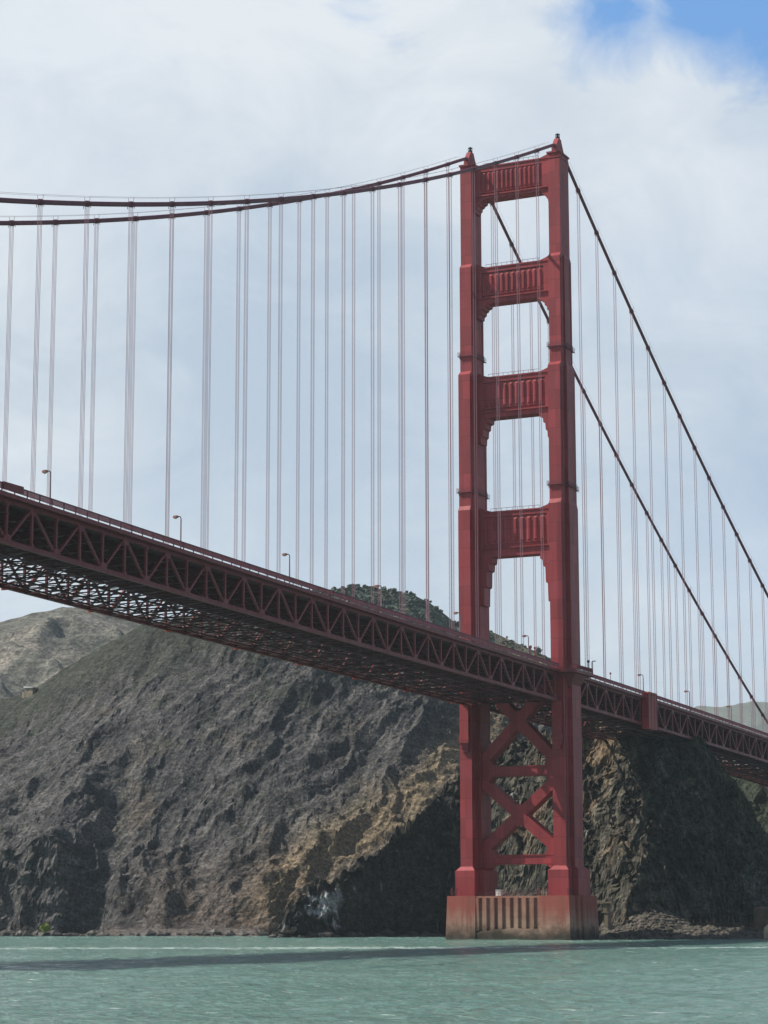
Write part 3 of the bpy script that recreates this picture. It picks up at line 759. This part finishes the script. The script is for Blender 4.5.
for i, y in enumerate(nodes):
    if y in (nodes[0],): pass
    z = zb(y); m = MB(); sg = -1 if y < 0 else 1
    m.box(-13.4, 13.4, y-.2, y+.2, z-.5, z-.24); m.box(-13.4, 13.4, y-.2, y+.2, z+.3, z+.5)      # latticed cross strut
    n = 14
    for k in range(n):
        x0 = -13.4+26.8*k/n; x1 = x0+26.8/n
        m.bar((x0,y,z-.25 if k % 2 else z+.28), (x1,y,z+.28 if k % 2 else z-.25), .16, .16, (0,1,0))
    for s in (-1, 1):                                                                                   # sway brace
        m.bar((s*13.3,y,z+.3),(s*7.5,y,z+5.3),.3,.3,(0,1,0)); m.bar((s*13.3,y,z+3.6),(s*10.6,y,z+5.3),.3,.3,(0,1,0))
    y2 = y+sg*7.62; z2 = zb(y2)
    X = ((-13.3,0),(0,-13.3),(0,13.3),(13.3,0)) if i % 2 else ((0,-13.3),(-13.3,0),(13.3,0),(0,13.3))
    for xa, xb in ((-13.3,0) , (13.3,0)) if i % 2 else ((0,-13.3),(0,13.3)):
        a_ = Vector((xa,y,z-.02)); b_ = Vector((xb,y2,z2-.02))
        m.bar(a_+Vector((0,0,.2)), b_+Vector((0,0,.2)), .32, .12); m.bar(a_-Vector((0,0,.2)), b_-Vector((0,0,.2)), .32, .12)
        for k in range(7):
            p = a_.lerp(b_, (k+.5)/7); q_ = a_.lerp(b_, (k+1)/7); m.bar(p+Vector((0,0,.2)), q_-Vector((0,0,.2)), .08, .08)
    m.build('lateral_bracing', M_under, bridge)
for xx in (-8.6, -4.4, 4.4, 8.6):
    for y0, y1 in ((MAINEND,-8),(8,SIDEEND)):
        P = chordpts(xx, y0, y1, -.68); m = MB()
        m.loft([[(x_-.14,y_,z_-.16),(x_+.14,y_,z_-.16),(x_+.14,y_,z_+.16),(x_-.14,y_,z_+.16)] for x_, y_, z_ in P])
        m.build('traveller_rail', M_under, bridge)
# splice plates facing down the main span, sunlight put into their brighter orange
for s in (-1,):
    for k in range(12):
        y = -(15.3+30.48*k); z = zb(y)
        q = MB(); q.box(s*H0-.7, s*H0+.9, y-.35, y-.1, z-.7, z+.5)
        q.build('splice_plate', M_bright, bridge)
# end pylon that the side span lands on
q = MB()
for s_ in (-1, 1):
    xa, xb = sorted((s_*10.5, s_*18.0))
    q.loft([ring(xa-.8,xb+.8,341.2,356.8,10), ring(xa,xb,342,356,62), ring(xa,xb,342,356,80), ring(xa+.7,xb-.7,343,355,82)])
    for xx in (xa+1.2, xa+3.2, xa+5.2): q.box(xx, xx+.9, 341.55, 342.1, 20, 78)
q.box(-10.5, 10.5, 344, 354, 20, 58)
q.build('end_pylon', simple('pylon_concrete', (.36,.33,.28), .9, .2, .4), bridge)
# clad access house hanging on the outside of the near side-span truss
q = MB(); zz = zb(66); yA, yB = 62.2, 70.5
q.loft([ring(14.2,16.3,yA,yB,zz-1.6), ring(14.2,16.3,yA,yB,zz+8.9)])
for yy in (yA+.05, yA+2.8, yA+5.5, yB-.3): q.box(16.3, 16.42, yy, yy+.22, zz-1.5, zz+8.8)
ah = q.build('access_house', M_tower, bridge)
q = MB(); q.box(14.3, 16.6, yA-.2, yA+7.5, zz+8.95, zz+9.5); q.build('roof_panel', M_bright, ah)

# expansion joint cover at the left edge of view
q = MB(); yy = -268.0; q.box(14.93, 15.3, yy-3.4, yy+2.6, zb(yy)+8.62, zb(yy)+9.9); q.build('rail_cover', M_truss, bridge)

# ------------------------------------------------------------------ street lamps on the near walkway
def lamp_mesh():
    p = MB(); p.tube([(0,0,0),(0,0,.25),(0,0,.3),(0,0,6.1)], [.24,.24,.17,.12], 8)
    a_ = MB(); pts = [(0,0,6.1)] + [(-.4+.4*math.cos(t_), 0, 6.1+.55*math.sin(t_)) for t_ in [PI/2*i/6 for i in range(1,7)]] + [(-.75,0,6.66)]
    a_.tube(pts, [.12]+[.10]*(len(pts)-1), 7)
    h = MB(); h.loft([[(-.6,-.14,6.54),(-.6,.14,6.54),(-.6,.14,6.80),(-.6,-.14,6.80)],[(-.9,-.28,6.42),(-.9,.28,6.42),(-.9,.24,6.90),(-.9,-.24,6.90)],
                      [(-1.55,-.28,6.38),(-1.55,.28,6.38),(-1.55,.24,6.86),(-1.55,-.24,6.86)],[(-1.8,-.14,6.46),(-1.8,.14,6.46),(-1.8,.12,6.72),(-1.8,-.12,6.72)]])
    g = MB(); g.loft([[(-.95,-.2,6.41),(-1.5,-.2,6.37),(-1.5,.2,6.37),(-.95,.2,6.41)],[(-1.05,-.13,6.26),(-1.4,-.13,6.24),(-1.4,.13,6.24),(-1.05,.13,6.26)]])
    return p, a_, h, g
lab = ['street lamp on the near walkway closest to the left edge of the photo', 'second street lamp from the left edge on the near walkway',
       'third street lamp from the left, standing alone against open sky', 'street lamp standing in front of the wooded hill left of the tower',
       'street lamp just in front of the far tower leg', 'street lamp seen through the tower between its two legs',
       'street lamp just left of the red clad box on the right span', 'street lamp right of the red clad box on the right span', 'street lamp furthest right, against the pale far hill']
ly = [-(29.8+45.3*k) for k in (5,4,3,2,1,0)] + [62.9, 108.0, 153.4]
proto = None
for i, y in enumerate(ly):
    if proto is None:
        r = empty('street_lamp', (0,0,0), lab[i], 'street lamp', 'street lamps along the bridge walkway')
        for mb, nm, mt in zip(lamp_mesh(), ('pole','arm','lamp_head','lens'), (M_lampmetal,M_lampmetal,M_lamphead,M_lens)): mb.build(nm, mt, r, smooth=(nm == 'pole'))
        proto = r
    else:
        r = proto.copy(); COL.objects.link(r); r['label'] = lab[i]
        for ch in list(proto.children):
            c_ = ch.copy(); COL.objects.link(c_); c_.parent = r
    r.location = (14.6, y, zb(y)+8.04)
# sign posts and walkway posts
def sign(y, x, h, label, kind):
    r = empty('signpost', (x, y, zb(y)+8.04), label, 'sign', 'posts on the walkway'); L = Vector(r.location)
    p = MB(); p.tube([L, L+Vector((0,0,h))], .07, 6); p.build('post', M_truss, r)
    q = MB()
    if kind == 'disc':
        n = 12
        q.loft([[L+Vector((.3*math.cos(2*PI*k/n), -.09, h+.15+.3*math.sin(2*PI*k/n))) for k in range(n)], [L+Vector((.3*math.cos(2*PI*k/n), .0, h+.15+.3*math.sin(2*PI*k/n))) for k in range(n)]])
    else: q.box(L.x-.26, L.x+.26, L.y-.1, L.y, L.z+h-.25, L.z+h+.35)
    q.build('sign_plate', M_signred, r)
sign(-44.8, 14.6, 4.2, 'red round sign on a post between the tower legs, left of the lamp', 'disc')
sign(-28.2, 14.6, 3.9, 'left one of the pair of red sign posts right of the lamp between the legs', 'square')
sign(-25.4, 14.6, 3.8, 'right one of the pair of red sign posts right of the lamp between the legs', 'disc')
sign(33.9, 14.6, 3.6, 'small sign on a short post between the tower and the red clad box', 'square')
def sensor(x, y, h, label, k):
    z0 = 72.45; r = empty('camera_post' if k else 'telescope_post', (x,y,z0), label, 'post', 'posts on the rounded platform')
    p = MB(); p.tube([(x,y,z0),(x,y,z0+h)], .09, 6); p.build('post', M_dark, r)
    q = MB()
    if k: q.tube([(x,y,z0+h),(x,y,z0+h+.25),(x,y,z0+h+.6),(x,y,z0+h+.75)], [.2,.42,.38,.1], 8)
    else: q.tube([(x,y,z0+h),(x+.25,y,z0+h+.3),(x+.7,y,z0+h+.3)], [.09,.08,.08], 6); q.box(x+.5,x+.95,y-.12,y+.12,z0+h+.15,z0+h+.35)
    q.build('housing', M_dark, r)
sensor(18.3, 5.6, 2.9, 'dark post with a rounded housing at the left on the tower platform', 1)
sensor(18.9, 7.4, 3.2, 'slim dark post at the outer edge of the tower platform', 0)
sensor(18.2, 8.6, 3.4, 'slim dark post furthest back on the tower platform', 0)

# ------------------------------------------------------------------ shore pieces
def blob(cx, cy, cz, r, seed, sq=(1,1,.7), n=10):
    rr = random.Random(seed); vs = []; fs = []
    import bmesh
    bm = bmesh.new(); bmesh.ops.create_icosphere(bm, subdivisions=1 if n < 12 else 3, radius=1)
    ax = [Vector((rr.uniform(-1,1), rr.uniform(-1,1), rr.uniform(-1,1))).normalized() for _ in range(7)]; cut = [rr.uniform(.55,.85) for _ in ax]
    for v in bm.verts:
        p = v.co.copy()
        for a_, c_ in zip(ax, cut):
            k = p.dot(a_)
            if k > c_: p -= a_*(k-c_)
        p *= 1 + rr.uniform(-.06,.06)
        v.co = Vector((p.x*sq[0], p.y*sq[1], p.z*sq[2]))*r
    bm.verts.ensure_lookup_table()
    vs = [(v.co.x+cx, v.co.y+cy, v.co.z+cz) for v in bm.verts]; fs = [tuple(v.index for v in f.verts) for f in bm.faces]; bm.free(); return vs, fs
M_rip = simple('riprap_stone', (.085,.075,.062), .95, .6, .25)
M_rip2 = simple('pale_stone', (.33,.27,.2), .95, .3, .5)
rip = MB()
for i in range(2600):
    t_ = rnd.uniform(598, 762); dd_ = rnd.uniform(626, 668); aa = (t_-384)/2265.7*dd_
    mound = 5.6*math.exp(-((t_-644)/30)**2) + 3.0
    hgt = max(0, (dd_-628)/36)*mound
    r_ = rnd.choice((.35,.5,.5,.7,.7,.9,1.3)); x, y = ad(aa, dd_)
    rip.add(*blob(x, y, hgt-.7, r_*1.1, i, (1, rnd.uniform(.7,1.2), rnd.uniform(.6,.9))))
tag(rip.build('riprap', M_rip), 'heap of broken rock along the waterline right of the pier', 'rocks', kind='stuff')
# filled ground under the riprap
a3 = np.arange(52, 125, 1.0); d3 = np.arange(624, 700, 1.0); A3, D3 = np.meshgrid(a3, d3); T3 = px_of(A3, D3)
Z3 = np.clip((D3-628)/36, -.3, 1)*(5.6*np.exp(-((T3-644)/30)**2)+3.0)*sstep(594, 602, T3)*(1-sstep(758,768,T3)) - 1.0 + fbm(A3/3, D3/3, 3, 9)*.5
tag(grid_mesh('shore_bank', a3, d3, Z3, lerp(C((.07,.06,.045)), C((.16,.13,.09)), np.clip(.5+fbm(A3/5, D3/5, 4, 19)*1.5, 0, 1)), M_rock), 'rubble bank behind the rocks right of the pier', 'ground', kind='structure')
sr = MB()
for i in range(420):
    t_ = rnd.uniform(-60, 455); aa0 = (t_-384)/2265.7*(760 if t_ < 268 else 715)
    col_ = H[:, int(np.clip(np.searchsorted(a, aa0), 0, len(a)-1))]; jj = int(np.argmax(col_ > .3)); dd_ = float(d[jj]) - rnd.uniform(-1.5, 3.0)
    x, y = ad(aa0, dd_); sr.add(*blob(x, y, rnd.uniform(-.6,.1), rnd.choice((.5,.8,.8,1.1,1.6,2.6)), 3000+i, (1.2, rnd.uniform(.7,1.2), rnd.uniform(.5,.9))))
tag(sr.build('shore_rocks', simple('wet_rock', (.045,.042,.038), .6, .5, .4)), 'scattered dark wet rocks along the foot of the cliff left of the tower', 'rocks', kind='stuff')
k = 0
for (t_, dd_, h_, r_, lb) in ((766, 612, .9, 3.2, 'large tan boulder in the water at the right edge of the photo'),
                              (608, 652, 2.2, 1.6, 'pale block of rock in the rubble right beside the pier'),):
    x, y = ad((t_-384)/2265.7*dd_, dd_); q = MB(); q.add(*blob(x, y, h_, r_, 900+k, (1.1,1,.95), 20)); k += 1
    tag(q.build('boulder', M_rip2, smooth=False), lb, 'boulder')
# sea wall and its end post
q = MB(); P0 = ad((655-384)/2265.7*664, 664); P1 = ad((754-384)/2265.7*664, 664)
q.bar((P0[0],P0[1],1.4), (P1[0],P1[1],1.4), 1.6, 4.6); q.bar((P0[0],P0[1],3.85), (P1[0],P1[1],3.85), 2.0, .3)
for i in range(16):
    f = i/15; x = P0[0]+(P1[0]-P0[0])*f; y = P0[1]+(P1[1]-P0[1])*f; q.box(x-.12,x+.12,y-.12,y+.12,4.0,4.9)
tag(q.build('sea_wall', simple('old_wall_concrete', (.075,.068,.058), .95, .4, .4)), 'low dark concrete sea wall at the foot of the shaded cliff', 'wall')
x, y = ad((756-384)/2265.7*655, 655)
q = MB(); q.loft([ring(x-2.2,x+2.2,y-2,y+2,-2), ring(x-2.0,x+2.0,y-1.8,y+1.8,8.0), ring(x-1.5,x+1.5,y-1.4,y+1.4,8.5)])
tag(q.build('concrete_stub', simple('stub_concrete', (.13,.095,.07), .95, .35, .5)), 'brown old concrete stub standing at the right end of the sea wall', 'pillar')
# landing ledge beside the pier
x, y = ad((601-384)/2265.7*652, 652); q = MB()
q.box(x-1.2,x+2.6,y-1.6,y+1.6,9.5,10.0); q.box(x-.2,x+1.0,y-1.2,y+1.6,7.2,9.5); q.box(x-.6,x+1.6,y-1.5,y+1.6,6.8,7.2); q.box(x+.2,x+1.3,y-1.3,y+1.6,3.0,6.8)
tag(q.build('landing_stage', simple('buff_concrete', (.19,.155,.11), .9, .25, .6)), 'small buff stepped concrete landing just right of the pier', 'platform')
# pale hut on the ridge, far left
tt, dh = 30, 938; aa = (tt-384)/2265.7*dh; zg = z_of(690, dh)-1.2; x, y = ad(aa, dh)
hut = empty('ridge_hut', (x,y,zg), 'small pale hut on the cliff ridge near the left edge', 'hut')
q = MB(); q.box(x-1.9,x+1.9,y-1.6,y+1.6,zg-3,zg+.9); q.box(x-3.2,x-1.92,y-1.7,y+1.7,zg-4.0,zg-.8); q.build('wall', M_rip2, hut)
q = MB(); q.prism_y([(x-2.3,zg+.9),(x+2.3,zg+.9),(x+2.3,zg+1.1),(x-2.3,zg+1.6)], y-2.0, y+2.0); q.build('roof', M_white, hut)
# bright bush on the waterline
x, y = ad((50-384)/2265.7*764, 764); q = MB()
for i in range(420):
    v = Vector((rnd.gauss(0,1), rnd.gauss(0,1), rnd.gauss(0,1))).normalized()*rnd.uniform(.5,1.9); p = Vector((x, y, 2.4))+Vector((v.x, v.y, v.z*.8)); w_ = rnd.uniform(.15,.35)
    a_ = Vector((rnd.uniform(-1,1), rnd.uniform(-1,1), rnd.uniform(-1,1))).normalized()*w_; b_ = a_.orthogonal().normalized()*w_
    q.add([p-a_, p-b_, p+a_, p+b_], [(0,1,2,3)])
tag(q.build('bush', simple('lime_leaf', (.19,.24,.03), .8)), 'small yellow green bush at the waterline far left', 'bush')

# ------------------------------------------------------------------ scrub on the wooded hill
M_leaf = simple('scrub_leaf', (.085,.110,.085), .85, .5, .12)
q = MB(); r2 = random.Random(5)
def hill_h(x_, d_):
    i = int(np.clip(np.searchsorted(wa, x_), 1, len(wa)-1)); j = int(np.clip(np.searchsorted(wd_, d_), 1, len(wd_)-1)); return float(wh[j, i])
for i in range(1700):
    t_ = r2.uniform(300, 600); dd_ = 1300 - abs(r2.gauss(0, 70)); aa = (t_-384)/2265.7*1300; R_ = r2.uniform(.8, 1.7); hh_ = hill_h(aa, dd_)
    x, y = ad(aa, dd_)
    if t_ > 492 and r2.random() < .55: continue
    for k in range(16):
        v = Vector((r2.gauss(0,1), r2.gauss(0,1), abs(r2.gauss(0,.9)))).normalized()*R_*r2.uniform(.5,1); p = Vector((x,y,hh_))+v; w_ = r2.uniform(.4,.9)
        a_ = Vector((r2.uniform(-1,1), r2.uniform(-1,1), r2.uniform(-1,1))).normalized()*w_; b_ = a_.orthogonal().normalized()*w_
        q.add([p-a_, p-b_, p+a_, p+b_], [(0,1,2,3)])
tag(q.build('scrub', M_leaf), 'dense dark scrub covering the hill left of the tower', 'scrub', kind='stuff')
tl = ['small tree on the hilltop furthest left above the roadway', 'small rounded tree on the hilltop left of the lamp', 'low tree on the hill skyline just right of the lamp',
      'tree on the hill crest halfway down to the tower', 'dark tree on the hill shoulder next to the tower leg', 'dark bushy tree seen low between the tower legs at right']
for (t_, lb, R_) in zip((352, 372, 394, 414, 436, 538), tl, (1.5,1.2,1.6,1.3,1.6,2.6)):
    dd_ = 1296; aa = (t_-384)/2265.7*1300; x, y = ad(aa, dd_); zz = hill_h(aa, dd_)-.5
    tr = empty('tree', (x,y,zz), lb, 'tree', 'trees on the wooded hill')
    m = MB(); m.tube([(x,y,zz-1),(x+.2,y,zz+R_*.8),(x-.1,y+.1,zz+R_*1.5)], [.3,.2,.08], 6)
    for k in range(5):
        an = k*1.3; m.tube([(x,y,zz+R_*.6),(x+math.cos(an)*R_*.6,y+math.sin(an)*R_*.6,zz+R_*1.3)], [.12,.04], 5)
    m.build('trunk', M_dark, tr)
    c_ = MB()
    for k in range(260):
        v = Vector((r2.gauss(0,1), r2.gauss(0,1), r2.gauss(0,.8))).normalized()*R_*r2.uniform(.35,1); lob = 1+.3*math.sin(v.x*2.1)*math.cos(v.y*1.7)
        p = Vector((x,y,zz+R_*1.35))+v*lob; w_ = r2.uniform(.22,.5)
        a_ = Vector((r2.uniform(-1,1), r2.uniform(-1,1), r2.uniform(-1,1))).normalized()*w_; b_ = a_.orthogonal().normalized()*w_
        c_.add([p-a_, p-b_, p+a_, p+b_], [(0,1,2,3)])
    c_.build('crown', M_leaf, tr)

# ------------------------------------------------------------------ light and sky
SUN_EL = math.radians(46.5)
sv = Vector((-.947, -.32, 0)).normalized()*math.cos(SUN_EL) + Vector((0,0,math.sin(SUN_EL)))
sun = bpy.data.lights.new('sun', 'SUN'); sun.energy = 5.0; sun.angle = math.radians(.53); sun.color = (1.0, .93, .82)
so = bpy.data.objects.new('sun', sun); COL.objects.link(so); so.rotation_euler = sv.to_track_quat('Z', 'Y').to_euler()
W = bpy.data.worlds.new('World'); SC.world = W; W.use_nodes = True; nt = W.node_tree; nt.nodes.clear()
def wn(k, **kw):
    x = nt.nodes.new(k)
    for a_, b_ in kw.items(): setattr(x, a_, b_)
    return x
out = wn('ShaderNodeOutputWorld'); bg = wn('ShaderNodeBackground'); nt.links.new(bg.outputs[0], out.inputs[0])
sky = wn('ShaderNodeTexSky', sky_type='NISHITA'); sky.sun_disc = False; sky.sun_elevation = SUN_EL; sky.sun_rotation = math.atan2(sv.x, sv.y)
sky.air_density = 1.0; sky.dust_density = .6; sky.ozone_density = 1.5
SKY = .10
bg.inputs[1].default_value = SKY
tc = wn('ShaderNodeTexCoord'); vn = wn('ShaderNodeVectorMath', operation='NORMALIZE'); nt.links.new(tc.outputs['Generated'], vn.inputs[0])
def wnoise(scale, detail, rough, sc=(1,1,1), dist=0.):
    mp = wn('ShaderNodeMapping'); mp.inputs['Scale'].default_value = sc; nt.links.new(vn.outputs[0], mp.inputs[0])
    n = wn('ShaderNodeTexNoise'); n.inputs['Scale'].default_value = scale; n.inputs['Detail'].default_value = detail; n.inputs['Roughness'].default_value = rough; n.inputs['Distortion'].default_value = dist
    nt.links.new(mp.outputs[0], n.inputs['Vector']); return n.outputs[0]
def wm(op, a_, b_=0.):
    x = wn('ShaderNodeMath', operation=op)
    for i, v in ((0, a_), (1, b_)):
        if isinstance(v, (int, float)): x.inputs[i].default_value = v
        else: nt.links.new(v, x.inputs[i])
    return x.outputs[0]
def wramp(f, st):
    r = wn('ShaderNodeValToRGB'); nt.links.new(f, r.inputs[0]); e_ = r.color_ramp.elements
    while len(e_) < len(st): e_.new(.5)
    for i, (p, c_) in enumerate(st): e_[i].position = p; e_[i].color = (c_,c_,c_,1) if isinstance(c_, (int,float)) else (*c_,1)
    return r.outputs[0]
def wmix(f, a_, b_):
    x = wn('ShaderNodeMix', data_type='RGBA')
    for i, v in ((0, f), (6, a_), (7, b_)):
        if hasattr(v, 'is_linked'): nt.links.new(v, x.inputs[i])
        elif isinstance(v, (int,float)): x.inputs[i].default_value = v
        else: x.inputs[i].default_value = (*v, 1)
    return x.outputs[2]
def dirdot(px, py):      # how far a sky direction is from a fixed compass bearing and elevation
    dv = (Fw + Rt*((px-384)/2265.7) - Up*((py-512)/2265.7)).normalized()
    x = wn('ShaderNodeVectorMath', operation='DISTANCE'); nt.links.new(vn.outputs[0], x.inputs[0]); x.inputs[1].default_value = dv; return x.outputs['Value']
n_big = wnoise(5.0, 7, .55, (1,1,1.3), .4)
n_fine = wnoise(13.0, 10, .62, (1,1,1.6), .9)
warp = wm('MULTIPLY', wm('SUBTRACT', n_fine, .5), .10)
warp2 = wm('MULTIPLY', wm('SUBTRACT', n_big, .5), .10)
def gap(px, py, r0, r1): return wramp(wm('ADD', wm('ADD', dirdot(px, py), wm('MULTIPLY', warp, .75)), wm('MULTIPLY', warp2, .5)), [(r0, 1), (r1, 0)])
hole = wm('MAXIMUM', wm('MAXIMUM', gap(618, 8, .006, .036), gap(700, 2, .012, .040)), wm('MAXIMUM', gap(768, -12, .012, .038), wm('MULTIPLY', gap(358, -14, .004, .034), .75)))
thin = wm('MULTIPLY', wramp(n_big, [(.36, .10), (.62, 0)]), 1.0)
low = wm('MULTIPLY', wramp(wm('ADD', dirdot(760, 560), warp), [(.02, 1), (.12, 0)]), .22)
blue = wm('MAXIMUM', hole, wm('MAXIMUM', thin, low))
def soft(px, py, r): return wramp(wm('ADD', dirdot(px, py), wm('MULTIPLY', warp2, .8)), [(0, 1), (r*.45, .55), (r, 0)])
tone = wm('ADD', .50, wm('MULTIPLY', wm('SUBTRACT', n_big, .5), 1.5))
tone = wm('ADD', tone, wm('MULTIPLY', wm('SUBTRACT', n_fine, .5), 1.5))
for px_, py_, r_, k_ in ((90, 30, .13, .45), (430, 60, .09, .30), (700, 170, .12, .35), (265, 350, .12, -.50), (740, 470, .07, -.35), (60, 560, .08, .25), (560, 110, .05, -.15)):
    tone = wm('ADD', tone, wm('MULTIPLY', soft(px_, py_, r_), k_))
edge = wmix(wramp(tone, [(0, 0), (1, 1)]), (4.3, 5.05, 5.9), (6.7, 7.1, 7.5)); white = edge
clear = wmix(.75, sky.outputs[0], (1.1, 3.2, 7.2))
sz = wn('ShaderNodeSeparateXYZ'); nt.links.new(vn.outputs[0], sz.inputs[0])
# the fog bank stands over the headlands to the north; overhead and behind it is mostly clear
north = wn('ShaderNodeVectorMath', operation='DOT_PRODUCT'); nt.links.new(vn.outputs[0], north.inputs[0]); north.inputs[1].default_value = (FH.x, FH.y, 0)
openf = wm('MAXIMUM', wramp(wm('ADD', sz.outputs[2], warp2), [(.42, 0), (.62, 1)]), wramp(wm('ADD', north.outputs['Value'], warp2), [(.66, 1), (.86, 0)]))
nt.links.new(wmix(openf, wmix(blue, edge, clear), wmix(.10, wmix(.35, sky.outputs[0], (0.,0.,0.)), white)), bg.inputs[0])

# ------------------------------------------------------------------ sea air
hz = MB(); hz.box(-14000, 14000, -3000, 13500, -15.5, 1150)
t = bpy.data.materials.new('sea_haze'); t.use_nodes = True; t.node_tree.nodes.clear()
ov = t.node_tree.nodes.new('ShaderNodeOutputMaterial'); pv = t.node_tree.nodes.new('ShaderNodeVolumePrincipled')
pv.inputs['Color'].default_value = (.80,.90,1,1); pv.inputs['Density'].default_value = .000048; pv.inputs['Anisotropy'].default_value = .25
t.node_tree.links.new(pv.outputs[0], ov.inputs['Volume'])
tag(hz.build('haze', t), 'thin pale sea haze over the bay', 'haze', kind='stuff')

SC.view_settings.view_transform = 'Standard'; SC.view_settings.look = 'None'; SC.view_settings.exposure = 0.25; SC.view_settings.gamma = 1
SC.render.engine = 'CYCLES'
SC.cycles.max_bounces = 6; SC.cycles.diffuse_bounces = 3; SC.cycles.glossy_bounces = 2; SC.cycles.volume_bounces = 1; SC.cycles.transparent_max_bounces = 8
SC.cycles.use_denoising = True
SC.render.film_transparent = False
